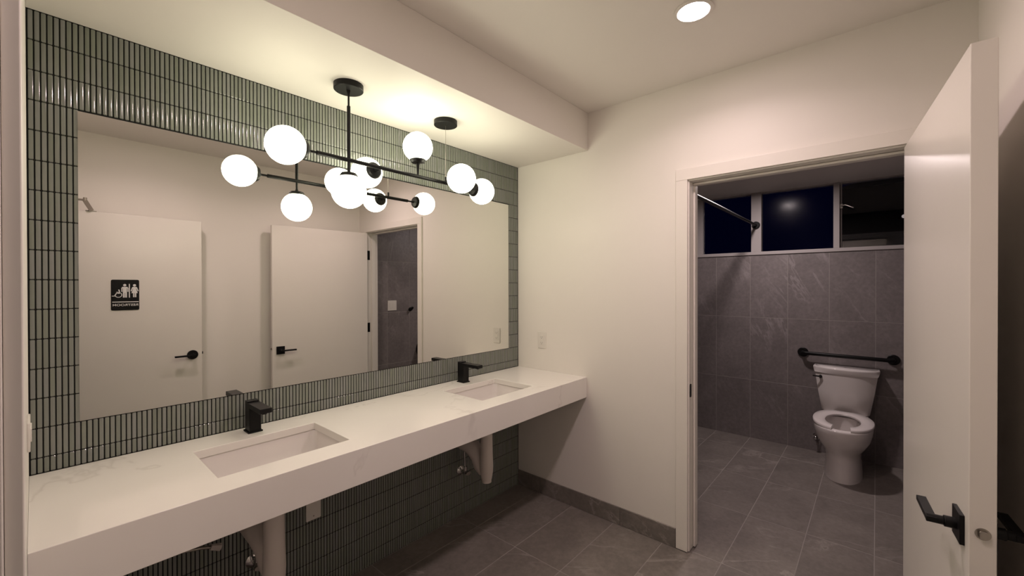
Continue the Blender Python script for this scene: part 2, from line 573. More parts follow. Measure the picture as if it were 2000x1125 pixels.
# toilet doorway trim
tr1 = struct(empty('trim_1', (X1, 0.33, 0)), 'white flat casing and jamb of the toilet doorway', 'door frame')
CW = 0.0624
HJ = YH0 - 0.008
cas = lambda b: b.build('casing', M_trim, tr1, bevel=0.002)
cas(MB().box(X1 - 0.014, X1, YJ, YJ + CW, 0.004, ZH))
cas(MB().box(X1 - 0.014, X1, HJ - CW, HJ, 0.004, ZH))
cas(MB().box(X1 - 0.014, X1, HJ - CW, YJ + CW, ZH, ZH + CW))
jam = lambda b: b.build('jamb', M_trim, tr1, bevel=0.0015)
JL = YJ - 0.007
jam(MB().box(X1 - 0.0005, X1B + 0.003, JL, JL + 0.037, 0.004, ZH - 0.007))
jam(MB().box(X1 - 0.0005, X1B + 0.003, YH0 - 0.03, YH0, 0.004, ZH - 0.007))
jam(MB().box(X1 - 0.0005, X1B + 0.003, YH0 - 0.03, JL + 0.037, ZH - 0.007, ZH + 0.03))
stp = lambda b: b.build('door_stop', M_trim, tr1, bevel=0.0015)
SX0, SX1 = X1 + 0.056, X1 + 0.098
stp(MB().box(SX0, SX1, JL - 0.013, JL - 0.002, 0.010, ZH - 0.020))
stp(MB().box(SX0, SX1, YH0, YH0 + 0.012, 0.010, ZH - 0.020))
stp(MB().box(SX0, SX1, YH0, JL - 0.002, ZH - 0.020, ZH - 0.009))
MB().prism(rrect(X1 + 0.004, X1 + 0.030, 0.852, 0.925, 0.010), 'y', JL - 0.0025, JL + 0.001).build('strike_plate', M_black, tr1)

# entry doorway trim at the far left (the lens looks along it)
tr2 = struct(empty('trim_2', (XW, 0.74, 0)), 'white door frame edge at the far left of view', 'door frame')
MB().box(-0.022, -0.0072, 0.710, 0.776, 0.0, ZE + 0.06).build('casing', M_trim, tr2, bevel=0.002)
MB().box(-0.135, -0.0222, 0.704, 0.7755, 0.0, ZE).build('jamb', M_trim, tr2, bevel=0.002)
MB().box(-0.115, -0.075, 0.693, 0.7035, 0.0, ZE - 0.01).build('door_stop', M_trim, tr2, bevel=0.0015)
MB().box(-0.135, -0.0235, YE0, 0.7755, ZE, ZE + 0.02).build('jamb', M_trim, tr2, bevel=0.002)

# ------------------------------------------------------------------ window over the toilet
win = struct(empty('window_1', (X2, 0.6, ZSILL)), 'wide high window with three dark night panes over the toilet', 'window')
MB().box(X2 - 0.012, X2 + 0.07, R, YN, ZSILL, ZSILL + 0.031).build('sill_rail', M_frame, win, bevel=0.003)
MB().box(X2 + 0.02, X2 + 0.07, R, YN, ZWC - 0.012, ZWC).build('head_rail', M_frame, win, bevel=0.002)
for y0, y1 in ((0.829, 0.915), (1.357, 1.415), (0.243, 0.286), (R, R + 0.045)):
    MB().box(X2 - 0.004, X2 + 0.07, y0, y1, ZSILL + 0.031, ZWC - 0.001).build('mullion', M_frame, win, bevel=0.003)
MB().box(X2 + 0.02, X2 + 0.06, 0.229, 0.239, ZSILL + 0.031, ZWC - 0.012).build('sash_stile', M_frame, win, bevel=0.002)
for y0, y1, mt in ((1.415, YN, M_frost), (0.915, 1.357, M_frost), (0.286, 0.829, M_frost), (R + 0.045, 0.229, M_clear)):
    MB().box(X2 + 0.038, X2 + 0.044, y0, y1, ZSILL + 0.031, ZWC - 0.012).build('pane', mt, win)
lt = MB().box(X2 + 0.008, X2 + 0.02, 0.222, 0.246, 2.125, 2.165).build('window_latch', M_steel, win, bevel=0.002)
MB().tube([(X2 + 0.004, 0.232, 2.146), (X2 - 0.012, 0.205, 2.150), (X2 - 0.02, 0.150, 2.118)], [0.006, 0.006, 0.005], 8).build('latch_lever', M_steel, lt, smooth=50)

# night outside
ext = tag(MB().box(9.2, 12, -6.5, 0.55, 0, 3.12).build('neighbour_building', M_brick), 'dark neighbouring building outside the right window pane', 'building')
MB().prism([(0.55, 3.12), (0.30, 3.20), (-0.75, 4.1), (-6.5, 4.1), (-6.5, 3.12)], 'x', 9.15, 12.0).build('roof', M_hole, ext)
tag(MB().box(7.4, 7.5, -4.5, 0.44, 0, 2.13).add(*((lambda q: (q.v, q.f))(MB().box(7.37, 7.53, -4.5, 0.45, 2.13, 2.16)))).build('garden_wall', M_extpale), 'low pale garden wall outside, below the dark building', 'garden wall')
ol = tag(MB().box(9.12, 9.2, -0.36, -0.28, 2.52, 2.62).build('outdoor_lamp', M_black, bevel=0.005), 'tiny lit wall lamp on the building outside', 'lamp')
MB().sphere((9.09, -0.32, 2.56), 0.03, 12, 8).build('lamp_lens', M_extlamp, ol, smooth=80)

# ------------------------------------------------------------------ doors
def lever_set(door, lever_name, x, z, face, sgn, toward, round_rose):
    """door furniture in door-local coords: door runs along local +x, face plane at local y=face, outward sgn"""
    b = MB()
    if round_rose:
        b.rings([[(x + r * math.cos(2 * PI * i / 32), face + sgn * d, z + r * math.sin(2 * PI * i / 32)) for i in range(32)] for r, d in ((0.037, 0), (0.037, 0.007), (0.034, 0.010))])
    else:
        b.box(x - 0.035, x + 0.035, min(face, face + sgn * 0.009), max(face, face + sgn * 0.009), z - 0.036, z + 0.036)
    rose = b.build('door_handle', M_black, None, bevel=0.0012, smooth=40)
    rose.parent = door
    y0, y1 = sorted((face + sgn * 0.043, face + sgn * 0.063))
    lb = MB().tube([(x, face + sgn * 0.008, z), (x, face + sgn * 0.030, z)], 0.0135, 20).tube([(x, face + sgn * 0.030, z), (x, face + sgn * 0.062, z)], 0.0105, 20)
    xa, xb = sorted((x - toward * 0.011, x + toward * 0.122))
    lb.box(xa, xb, y0, y1, z - 0.0065, z + 0.0065)
    lev = lb.build('lever', M_black, None, bevel=0.0012, smooth=40)
    lev.parent = rose
    return rose

# toilet door: local x from the hinge towards the free edge; opens past square
DW, DT, DZ = 0.908, 0.0445, 2.0291
d1 = MB().box(0.0, DW, 0, DT, 0.012, DZ).build('door_1', M_door, bevel=0.002)
struct(d1, 'white flush toilet door standing open at right, square black lever', 'door')
ang = math.atan2(-0.1627 + 0.0822, 1.4353 - 2.3403)
# +y face (towards the mirror) must be local -y side after the turn by ~180 deg: local y 0 is the face towards the mirror
d1.location = (2.3403, -0.0822, 0)
d1.rotation_euler = (0, 0, ang)
# local -y points to world +y here, so the mirror side is local y=0 and the wall side local y=DT
lever_set(d1, 'lever', DW - 0.068, 0.876, 0.0, -1, -1, False)
lever_set(d1, 'lever', DW - 0.068, 0.876, DT, 1, -1, False)
lp = MB().prism(circle(DT / 2, 0.892, 0.0135, 28), 'x', DW - 0.001, DW + 0.0015).build('latch_plate', M_steel); lp.parent = d1
lb = MB().prism(rrect(DT / 2 - 0.0075, DT / 2 + 0.0075, 0.883, 0.901, 0.003), 'x', DW + 0.001, DW + 0.009).build('latch_bolt', M_steel, bevel=0.001); lb.parent = lp
for zc in (1.80, 1.023, 0.25):
    b = MB().tube([(X1 - 0.006, -0.131, zc - 0.05), (X1 - 0.006, -0.131, zc + 0.05)], 0.006, 12)
    b.box(X1 - 0.004, X1 + 0.034, YH0 - 0.0005, YH0 + 0.0022, zc - 0.05, zc + 0.05)
    b.build('hinge', M_black, tr1, smooth=40)

# entry door, opened flat along the wall; local x from hinge to free edge
d2 = MB().box(0.004, 0.910, -DT, 0, 0.012, 1.997).build('door_2', M_door, bevel=0.002)
struct(d2, 'white flush entry door opened back, restroom sign on it, round black lever', 'door')
d2.location = (0.0, -0.170, 0)
lever_set(d2, 'lever', 0.846, 0.916, 0.0, 1, -1, True)
lp = MB().prism(rrect(-DT / 2 - 0.013, -DT / 2 + 0.013, 0.895, 0.952, 0.004), 'x', 0.9095, 0.911).build('latch_plate', M_black); lp.parent = d2
lb = MB().prism(rrect(-DT / 2 - 0.008, -DT / 2 + 0.008, 0.913, 0.933, 0.003), 'x', 0.9105, 0.920).build('latch_bolt', M_black, bevel=0.001); lb.parent = lp
# closer arm above its top edge
ca = MB().tube([(0.02, -0.035, 2.075), (0.243, -0.012, 2.075)], 0.007, 10)
ca.box(-0.012, 0.012, -0.008, 0.008, -0.045, 0.045, Matrix.Translation((0.255, 0.0, 2.042)) @ Matrix.Rotation(math.radians(-24), 4, 'Y') @ Matrix.Rotation(math.radians(20), 4, 'X'))
ca.tube([(0.243, -0.012, 2.068), (0.243, -0.012, 2.092)], 0.010, 12)
ca = ca.build('closer_arm', M_steel, smooth=40); ca.parent = d2
cf = MB().box(0.245, 0.300, -0.040, 0.000, 1.997, 2.004).build('closer_shoe', M_steel, bevel=0.001); cf.parent = ca

# restroom sign on the entry door (reads from the mirror side)
SX, SZ, SW, SH = 0.3700, 1.2940, 0.1535, 0.2240
SY = -0.170
sign = tag(MB().prism(rrect(SX, SX + SW, SZ, SZ + SH, 0.010), 'y', SY + 0.0002, SY + 0.0042).build('restroom_sign', M_black, bevel=0.0008), 'black restroom sign with white figures on the entry door', 'sign')
def sp(px, py):
    return (SX + (px - 335) / 527 * SW, SZ + (820 - py) / 580 * SH)
FY0, FY1 = SY + 0.0040, SY + 0.0052
def outline(b, pts):
    b.prism([sp(*p) for p in pts], 'y', FY0, FY1)
def disc(b, px, py, r):
    c = sp(px, py); b.prism(circle(c[0], c[1], r, 20), 'y', FY0, FY1)
def stroke(b, pts, w):
    q = [sp(*p) for p in pts]
    for (ax, az), (cx, cz) in zip(q[:-1], q[1:]):
        dx, dz = cx - ax, cz - az
        l = math.hypot(dx, dz) or 1
        nx, nz = -dz / l * w / 2, dx / l * w / 2
        b.prism([(ax + nx, az + nz), (cx + nx, cz + nz), (cx - nx, cz - nz), (ax - nx, az - nz)], 'y', FY0, FY1)
    for c in q:
        b.prism(circle(c[0], c[1], w / 2, 12), 'y', FY0, FY1 + 0.0003)
man = MB(); disc(man, 588, 344, 0.0088)
outline(man, [(545, 376), (632, 376), (655, 398), (655, 470), (637, 470), (637, 405), (628, 405), (628, 580), (594, 580), (594, 490), (586, 490), (586, 580), (552, 580), (552, 405), (543, 405), (543, 470), (524, 470), (524, 398)])
man.build('man_figure', M_signw, sign)
wom = MB(); disc(wom, 772, 347, 0.0088)
outline(wom, [(738, 378), (806, 378), (822, 390), (850, 455), (834, 464), (806, 408), (801, 412), (832, 497), (805, 497), (805, 575), (778, 575), (778, 497), (768, 497), (768, 575), (743, 575), (743, 497), (712, 497), (745, 412), (740, 408), (714, 464), (697, 455), (724, 390)])
wom.build('woman_figure', M_signw, sign)
whl = MB(); disc(whl, 479, 438, 0.0042)
stroke(whl, [(488, 455), (486, 500), (436, 492)], 0.0062)
stroke(whl, [(436, 492), (402, 548), (358, 550)], 0.0054)
stroke(whl, [(470 + 62 * math.cos(a), 528 + 46 * math.sin(a)) for a in [math.radians(t) for t in range(-55, 205, 20)]], 0.0045)
stroke(whl, [(486, 478), (440, 474)], 0.0040)
whl.build('wheelchair_symbol', M_signw, sign)
ln = MB(); ln.prism([sp(664, 320), sp(684, 320), sp(684, 582), sp(664, 582)], 'y', FY0, FY1)
ln.prism([sp(355, 655), sp(850, 655), sp(850, 670), sp(355, 670)], 'y', FY0, FY1)
ln.build('divider_line', M_signw, sign)
tcu = bpy.data.curves.new('lettering', 'FONT')
tcu.body = 'RESTROOM'; tcu.align_x = 'CENTER'; tcu.align_y = 'CENTER'; tcu.extrude = 0.0006; tcu.offset = 0.0003
tcu.size = 0.0225
tmp = bpy.data.objects.new('lettering', tcu)
COL.objects.link(tmp)
bpy.context.view_layer.update()
tme = bpy.data.meshes.new_from_object(tmp)
wd = max(v.co.x for v in tme.vertices) - min(v.co.x for v in tme.vertices)
bpy.data.objects.remove(tmp)
tme.materials.clear(); tme.materials.append(M_signw)
txt = bpy.data.objects.new('lettering', tme)
COL.objects.link(txt)
cxy = sp(602, 722)
k = 0.139 / wd
txt.matrix_basis = Matrix.Translation((cxy[0], SY + 0.0046, cxy[1])) @ Matrix(((-1, 0, 0, 0), (0, 0, 1, 0), (0, 1, 0, 0), (0, 0, 0, 1))) @ Matrix.Diagonal((k, 1.0, 1.0, 1.0))
attach(txt, sign)

# ------------------------------------------------------------------ washbasin worktop
SINKS = ((0.375, 0.803, 0.592), (1.526, 1.946, 1.750))   # cutout x0, x1, tap x
SY0, SY1 = 1.538, 1.846
xsb = [XW + 0.0005] + [q for s in SINKS for q in s[:2]] + [X1 - 0.0005]
ysb = [YCF, SY0, SY1, D - 0.0005]
TK = 0.030
vs, fs, idx = [], [], {}
def V(x, y, z):
    k = (round(x, 5), round(y, 5), round(z, 5))
    if k not in idx:
        idx[k] = len(vs); vs.append((x, y, z))
    return idx[k]
for i in range(5):
    for j in range(3):
        if j == 1 and i in (1, 3): continue
        x0, x1, y0, y1 = xsb[i], xsb[i + 1], ysb[j], ysb[j + 1]
        fs.append((V(x0, y0, ZCT), V(x1, y0, ZCT), V(x1, y1, ZCT), V(x0, y1, ZCT)))
        yb0 = YCF + 0.022 if j == 0 else y0
        fs.append((V(x0, y1, ZCT - TK), V(x1, y1, ZCT - TK), V(x1, yb0, ZCT - TK), V(x0, yb0, ZCT - TK)))
for x0, x1, _ in SINKS:
    for (a, c) in (((x0, SY0), (x1, SY0)), ((x1, SY0), (x1, SY1)), ((x1, SY1), (x0, SY1)), ((x0, SY1), (x0, SY0))):
        fs.append((V(*a, ZCT), V(*c, ZCT), V(*c, ZCT - TK), V(*a, ZCT - TK)))
for i in range(5):
    x0, x1 = xsb[i], xsb[i + 1]
    fs.append((V(x0, YCF, ZCB), V(x1, YCF, ZCB), V(x1, YCF, ZCT), V(x0, YCF, ZCT)))
    fs.append((V(x0, YCF, ZCB), V(x0, YCF + 0.022, ZCB), V(x1, YCF + 0.022, ZCB), V(x1, YCF, ZCB)))
    fs.append((V(x0, YCF + 0.022, ZCB), V(x0, YCF + 0.022, ZCT - TK), V(x1, YCF + 0.022, ZCT - TK), V(x1, YCF + 0.022, ZCB)))
    fs.append((V(x0, ysb[3], ZCT), V(x1, ysb[3], ZCT), V(x1, ysb[3], ZCT - TK), V(x0, ysb[3], ZCT - TK)))
b = MB(); b.v, b.f = vs, fs
top = tag(b.build('countertop', M_quartz, bevel=0.0022), 'long white veined quartz worktop with deep front edge and two basins', 'countertop')

def make_sink(x0, x1, label):
    t = empty('undermount_sink', ((x0 + x1) / 2, (SY0 + SY1) / 2, ZCT - TK))
    tag(t, label, 'sink', 'undermount basins in the worktop')
    def ring(i, z, r):
        return [(p[0], p[1], z) for p in rrect(x0 + i, x1 - i, SY0 + i, SY1 - i, r, 6)]
    zt = ZCT - TK - 0.001
    b = MB()
    b.rings([ring(-0.022, zt, 0.03), ring(-0.006, zt, 0.028), ring(-0.004, zt - 0.006, 0.028), ring(0.002, zt - 0.06, 0.032), ring(0.012, zt - 0.108, 0.038),
             ring(0.030, zt - 0.124, 0.040), ring(0.095, zt - 0.129, 0.05), ring(0.135, zt - 0.131, 0.012)], False, True)
    b.rings([ring(-0.022, zt, 0.03), ring(-0.022, zt - 0.010, 0.03), ring(-0.008, zt - 0.016, 0.036), ring(0.0, zt - 0.115, 0.045), ring(0.03, zt - 0.138, 0.05)], False, True)
    b.build('basin', M_porc, t, smooth=50)
    cx, cy = (x0 + x1) / 2, (SY0 + SY1) / 2
    MB().rings([[(cx + r * math.cos(2 * PI * i / 28), cy + r * math.sin(2 * PI * i / 28), z) for i in range(28)] for r, z in ((0.027, zt - 0.1309), (0.027, zt - 0.1285), (0.022, zt - 0.128), (0.018, zt - 0.1298))]).build('drain', M_black, t, smooth=50)
    return t
make_sink(SINKS[0][0], SINKS[0][1], 'rectangular white undermount basin nearer the camera, at the left of the worktop')
make_sink(SINKS[1][0], SINKS[1][1], 'rectangular white undermount basin farther off, near the end wall')

def make_tap(x, label):
    y0, y1 = 1.903, 1.957
    t = empty('faucet', (x, 1.93, ZCT)); tag(t, label, 'faucet', 'black taps behind the basins')
    MB().box(x - 0.0265, x + 0.0265, y0 - 0.004, y1 + 0.004, ZCT, ZCT + 0.006).build('base_plate', M_black, t, bevel=0.001)
    bd = MB().box(x - 0.0215, x + 0.0215, y0, y1, ZCT + 0.006, 0.993).build('body', M_black, t, bevel=0.0015)
    MB().box(x - 0.0215, x + 0.0215, 1.783, y0 + 0.002, 0.974, 0.993).build('spout', M_black, t, bevel=0.0015)
    MB().box(x - 0.0215, x + 0.0215, 1.926, y1 + 0.001, 0.9938, 0.9985).build('lever', M_black, t, bevel=0.001)
    MB().tube([(x, 1.800, 0.975), (x, 1.800, 0.969)], 0.009, 16).build('aerator', M_black, t, smooth=40)
make_tap(0.592, 'square matte black tap behind the nearer basin')
make_tap(1.750, 'square matte black tap behind the farther basin, by the end wall')

def make_drain(x, y, label):
    t = empty('drain_trap', (x, y, 0.33)); tag(t, label, 'drain pipe', 'covered drain pipes under the basins')
    prof = [(0.0335, 0.705), (0.0350, 0.60), (0.0365, 0.50), (0.0395, 0.42), (0.0375, 0.385), (0.0310, 0.347), (0.0290, 0.340)]
    MB().rings([[(x + r * math.cos(2 * PI * i / 28), y + r * math.sin(2 * PI * i / 28), z) for i in range(28)] for r, z in prof]).build('pipe_cover', M_pvc, t, smooth=50)
    MB().rings([[(x + r * math.cos(2 * PI * i / 24), y + r * math.sin(2 * PI * i / 24), z) for i in range(24)] for r, z in ((0.0285, 0.345), (0.0285, 0.327), (0.024, 0.325))]).build('end_ring', M_pvc, t, smooth=40)
    p = [(x + 0.006, y + 0.030, 0.365), (x + 0.008, y + 0.055, 0.40), (x + 0.006, y + 0.075, 0.455), (x - 0.004, y + 0.11, 0.50), (x - 0.015, y + 0.19, 0.525), (x - 0.018, D - y + y - 0.004, 0.530)]
    MB().tube(p, [0.026, 0.041, 0.046, 0.048, 0.047, 0.049], 20).build('trap_cover', M_pvc, t, smooth=60)
    MB().tube([(x - 0.03, y + 0.12, 0.60), (x - 0.03, y + 0.12, 0.66)], 0.016, 16).tube([(x - 0.03, y + 0.12, 0.62), (x - 0.03, y + 0.12, 0.64)], 0.021, 6).build('slip_nut', M_chrome, t, smooth=40)
make_drain(0.586, 1.690, 'white covered drain pipe under the nearer basin, cut by the bottom edge')
make_drain(1.732, 1.712, 'white covered drain pipe under the farther basin')

def make_valve(x, z, tx, label):
    t = empty('stop_valve', (x, D, z)); tag(t, label, 'valve', 'stop valves on the wall under the basins')
    MB().rings([[(x + r * math.cos(2 * PI * i / 24), y, z + r * math.sin(2 * PI * i / 24)) for i in range(24)] for r, y in ((0.030, D), (0.030, D - 0.003), (0.018, D - 0.012), (0.010, D - 0.014))]).build('escutcheon', M_chrome, t, smooth=50)
    MB().tube([(x, D - 0.012, z), (x, D - 0.060, z)], 0.009, 14).tube([(x, D - 0.045, z - 0.012), (x, D - 0.045, z + 0.035)], 0.011, 14).build('valve_body', M_chrome, t, smooth=50)
    MB().prism([(x + 0.020 * math.cos(2 * PI * i / 20), z + 0.011 * math.sin(2 * PI * i / 20)) for i in range(20)], 'y', D - 0.078, D - 0.060).build('valve_knob', M_steel, t, bevel=0.003)
    MB().tube([(x, D - 0.045, z + 0.03), (x - 0.012, D - 0.05, z + 0.12), (x - 0.02, D - 0.06, z + 0.22), (tx, D - 0.068, 0.70), (tx, D - 0.070, 0.845)], 0.0055, 10).build('supply_hose', M_chrome, t, smooth=60)
make_valve(0.612, 0.300, 0.600, 'chrome stop valve under the nearer basin, beside the drain')
make_valve(1.788, 0.292, 1.758, 'chrome stop valve under the farther basin, low on the green tiles')
make_valve(0.470, 0.505, 0.575, 'chrome stop valve high under the nearer basin, left of the drain')

hs = empty('loose_hose', (0.44, 1.95, 0.46)); tag(hs, 'loose grey supply hose hanging under the left end of the worktop', 'hose')
MB().tube([(0.30, 1.90, 0.843), (0.305, 1.93, 0.66), (0.325, 1.95, 0.52), (0.345, 1.955, 0.482), (0.38, 1.955, 0.470), (0.42, 1.955, 0.462), (0.452, 1.955, 0.450)], 0.006, 10).build('tube', M_steel, hs, smooth=60)
MB().tube([(0.450, 1.955, 0.451), (0.482, 1.955, 0.437)], [0.011, 0.015], 8).build('end_fitting', M_pvc, hs, smooth=30)

cp = tag(MB().prism(rrect(0.829, 0.898, 0.369, 0.484, 0.004), 'y', D - 0.006, D + 0.0010).build('blank_cover_plate', M_plast, bevel=0.0015), 'blank white cover plate on the green tiles under the worktop', 'cover plate')
for zz in (0.387, 0.466):
    MB().prism(circle(0.8635, zz, 0.0034, 14), 'y', D - 0.0068, D - 0.0058).build('screw', M_steel, cp)

# ------------------------------------------------------------------ mirror
mir = tag(MB().box(MX0, MX1, D - 0.0010, D + 0.0025, MZ0, MZ1).build('wall_mirror', M_mirror), 'wide frameless mirror set into the green tiled wall', 'mirror')

# ------------------------------------------------------------------ chandelier
YG, ZB, GR = 1.7279, 2.0141, 0.0728
XR = 0.9042
ch = empty('chandelier', (XR, YG, ZS)); tag(ch, 'black linear chandelier with six lit opal globes in front of mirror', 'chandelier')
def canopy(x, y):
    b = MB().rings([[(x + r * math.cos(2 * PI * i / 40), y + r * math.sin(2 * PI * i / 40), z) for i in range(40)] for r, z in ((0.061, ZS), (0.061, ZS - 0.023), (0.059, ZS - 0.025))])
    return b.build('canopy', M_black, ch, smooth=40)
canopy(XR, YG); canopy(1.4405, 1.722)
MB().tube([(XR, YG, ZS - 0.024), (XR, YG, ZS - 0.045), (XR, YG, 2.245)], [0.009, 0.0042, 0.0042], 14).tube([(XR, YG, 2.247), (XR, YG, ZB)], 0.0074, 16).tube([(XR, YG, ZB), (XR, YG, ZB - 0.055)], 0.0052, 14).build('down_rod', M_black, ch, smooth=40)
MB().tube([(0.720, YG, ZB), (0.765, YG, ZB)], 0.0052, 14).tube([(0.765, YG, ZB), (1.585, YG, ZB)], 0.0090, 18).tube([(1.585, YG, ZB), (1.640, YG, ZB)], 0.0052, 14).build('crossbar', M_black, ch, smooth=40)
cb = MB().tube([(1.4405, 1.722, ZS - 0.024), (1.445, YG, 2.045)], 0.0011, 8)
cb.build('suspension_cable', M_steel, ch, smooth=60)
MB().tube([(1.445, YG, ZB), (1.445, YG, 2.045)], 0.0058, 12).build('cable_ferrule', M_black, ch, smooth=40)
def globe(c, d, stem):
    """c: globe centre, d: unit direction from globe to its socket, stem: length beyond the cup"""
    c, d = Vector(c), Vector(d)
    MB().sphere(c, GR, 32, 18).build('globe', M_globe, ch, smooth=80, origin=c)
    p = lambda t: c + d * t
    MB().tube([p(GR * 0.865), p(GR * 0.90), p(GR + 0.006), p(GR + 0.010)], [0.0395, 0.0395, 0.031, 0.012], 28).tube([p(GR + 0.008), p(GR + stem)], [0.009, 0.0052], 14).build('socket_cup', M_black, ch, smooth=40)
globe((0.6468, YG, ZB), (1, 0, 0), 0.020)
globe((1.7135, YG, ZB), (-1, 0, 0), 0.020)
globe((XR, YG, 1.8781), (0, 0, 1), 0.022)
globe((1.2665, YG, 2.1600), (0, 0, -1), 0.066)
globe((1.0665, YG + 0.136, ZB + 0.002), (0, -1, 0), 0.056)
globe((1.4340, YG - 0.136, ZB - 0.002), (0, 1, 0), 0.056)

# ------------------------------------------------------------------ recessed lamps
def downlight(x, y, z, mat, label, watts, col, spread=148, r=0.058):
    t = empty('recessed_downlight', (x, y, z)); tag(t, label, 'ceiling light')
    rg = [(r + 0.017, z - 0.0005), (r + 0.017, z - 0.004), (r + 0.004, z - 0.007), (r, z - 0.004)]
    MB().rings([[(x + q * math.cos(2 * PI * i / 40), y + q * math.sin(2 * PI * i / 40), w) for i in range(40)] for q, w in rg], True, False).build('trim_ring', M_plast, t, smooth=40)
    MB().rings([[(x + q * math.cos(2 * PI * i / 40), y + q * math.sin(2 * PI * i / 40), w) for i in range(40)] for q, w in ((r, z - 0.0015), (r, z - 0.0042))]).build('lens', mat, t)
    la = bpy.data.lights.new('lamp', 'AREA')
    la.shape = 'DISK'; la.size = 2 * r - 0.006; la.energy = watts; la.color = col; la.spread = math.radians(spread)
    lo = bpy.data.objects.new('lamp', la)
    COL.objects.link(lo)
    lo.location = (x, y, z - 0.0065)
    attach(lo, t)
downlight(1.766, 0.563, ZC, M_down, 'round lit recessed lamp in the ceiling near the toilet door', DOWN_W, DOWN_C)
downlight(0.560, 0.520, ZC, M_down, 'round recessed lamp in the ceiling over the entry', DOWN_W, DOWN_C)
downlight(3.720, 0.730, ZWC, M_wcdown, 'round recessed lamp in the toilet room ceiling', WC_W, WC_C, 178)

# ------------------------------------------------------------------ outlets and switches
def receptacle(nm, place, label, cat, w=0.070, h=0.1145):
    """place(u, v, d): u across, v up, d out of the wall"""
    P = lambda pts, a, c: MB().rings([[place(u, v, a) for u, v in pts], [place(u, v, c) for u, v in pts]])
    o = P(rrect(-w / 2, w / 2, -h / 2, h / 2, 0.004), 0, 0.0055).build(nm, M_plast, bevel=0.0015)
    tag(o, label, cat)
    ins = P(rrect(-0.0165, 0.0165, -0.0335, 0.0335, 0.003), 0.0045, 0.0078).build('outlet_face', M_plast, o, bevel=0.001)
    for vc in (0.0195, -0.0195):
        s = MB()
        for u0, hh in ((-0.0065, 0.0085), (0.0065, 0.0070)):
            s.rings([[place(u, v + vc + 0.003, a) for u, v in ((u0 - 0.001, -hh / 2), (u0 + 0.001, -hh / 2), (u0 + 0.001, hh / 2), (u0 - 0.001, hh / 2))] for a in (0.007, 0.0081)])
        s.rings([[place(u, v + vc - 0.0065, a) for u, v in circle(0, 0, 0.0024, 10)] for a in (0.007, 0.0081)])
        s.build('slot', M_hole, ins)
    return o
receptacle('outlet', lambda u, v, d: (X1 - d, 1.782 + u, 1.084 + v), 'white duplex outlet on the end wall above the worktop', 'outlet')
receptacle('outlet', lambda u, v, d: (XW + d, 1.570 + v, 1.109 + u), 'white outlet plate seen edge-on at far left by the green tiles', 'outlet')
P = lambda pts, a, c: MB().rings([[(2.771 - u, R + d, 1.240 + v) for u, v in pts] for d in (a, c)])
sw = tag(P(rrect(-0.058, 0.058, -0.0585, 0.0585, 0.004), 0, 0.0055).build('light_switch', M_plast, bevel=0.0015), 'white two-gang light switch on toilet side wall, seen in mirror', 'switch')
for uc in (-0.023, 0.023):
    P([(u + uc, v) for u, v in rrect(-0.0165, 0.0165, -0.0335, 0.0335, 0.003)], 0.0045, 0.0082).build('rocker', M_plast, sw, bevel=0.001)

# ------------------------------------------------------------------ toilet room fittings
def flange(b, c, ax, r, t, n=28):
    ax = Vector(ax); c = Vector(c)
    return b.tube([c, c + ax * t * 0.75, c + ax * t], [r, r, r * 0.9], n)
rod = empty('shower_rod', (3.5, 0.872, 2.042)); tag(rod, 'black shower curtain rod under the toilet room ceiling', 'shower rod')
MB().tube([(X2 - 0.006, 0.872, 2.042), (X1B + 0.004, 0.872, 2.042)], 0.0125, 20).build('rod', M_black, rod, smooth=50)
flange(MB(), (X2 - 0.0042, 0.872, 2.042), (-1, 0, 0), 0.034, 0.022).build('flange', M_black, rod, smooth=40)
flange(MB(), (X1B, 0.872, 2.042), (1, 0, 0), 0.034, 0.022).build('flange', M_black, rod, smooth=40)

gb = empty('grab_bar', (X2, 0.2, 0.868)); tag(gb, 'black grab bar on the stone wall above the toilet tank', 'grab bar')
GA, GB_ = 0.500, -0.100
pth = [(X2 - 0.004, GA, 0.869), (X2 - 0.035, GA, 0.869), (X2 - 0.054, GA - 0.008, 0.869), (X2 - 0.062, GA - 0.028, 0.869), (X2 - 0.062, GB_ + 0.028, 0.866), (X2 - 0.054, GB_ + 0.008, 0.866), (X2 - 0.035, GB_, 0.866), (X2 - 0.004, GB_, 0.866)]
MB().tube(pth, 0.0160, 18).build('bar', M_black, gb, smooth=60)
flange(MB(), (X2, GA, 0.869), (-1, 0, 0), 0.041, 0.014).build('flange', M_black, gb, smooth=40)
flange(MB(), (X2, GB_, 0.866), (-1, 0, 0), 0.041, 0.014).build('flange', M_black, gb, smooth=40)

hk = empty('robe_hook', (3.03, R, 1.19)); tag(hk, 'small black robe hook on toilet side wall, seen in mirror', 'hook')
flange(MB(), (3.022, R, 1.185), (0, 1, 0), 0.024, 0.010).build('back_plate', M_black, hk, smooth=40)
MB().tube([(3.022, R + 0.008, 1.185), (3.022, R + 0.040, 1.185), (3.022, R + 0.050, 1.200)], [0.009, 0.009, 0.009], 14).tube([(3.022, R + 0.046, 1.196), (3.022, R + 0.052, 1.214)], 0.014, 16).build('peg', M_black, hk, smooth=40)

tpd = empty('paper_dispenser', (3.235, R, 0.684)); tag(tpd, 'round black paper dispenser on toilet side wall, edge seen in mirror', 'dispenser')
MB().rings([[(3.235 + r * math.cos(2 * PI * i / 40), R + d, 0.684 + r * math.sin(2 * PI * i / 40)) for i in range(40)] for r, d in ((0.128, 0.0), (0.128, 0.10), (0.118, 0.112))]).build('housing', M_black, tpd, smooth=40)
MB().box(3.20, 3.27, R + 0.03, R + 0.09, 0.538, 0.562).build('paper_slot', M_black, tpd, bevel=0.003)

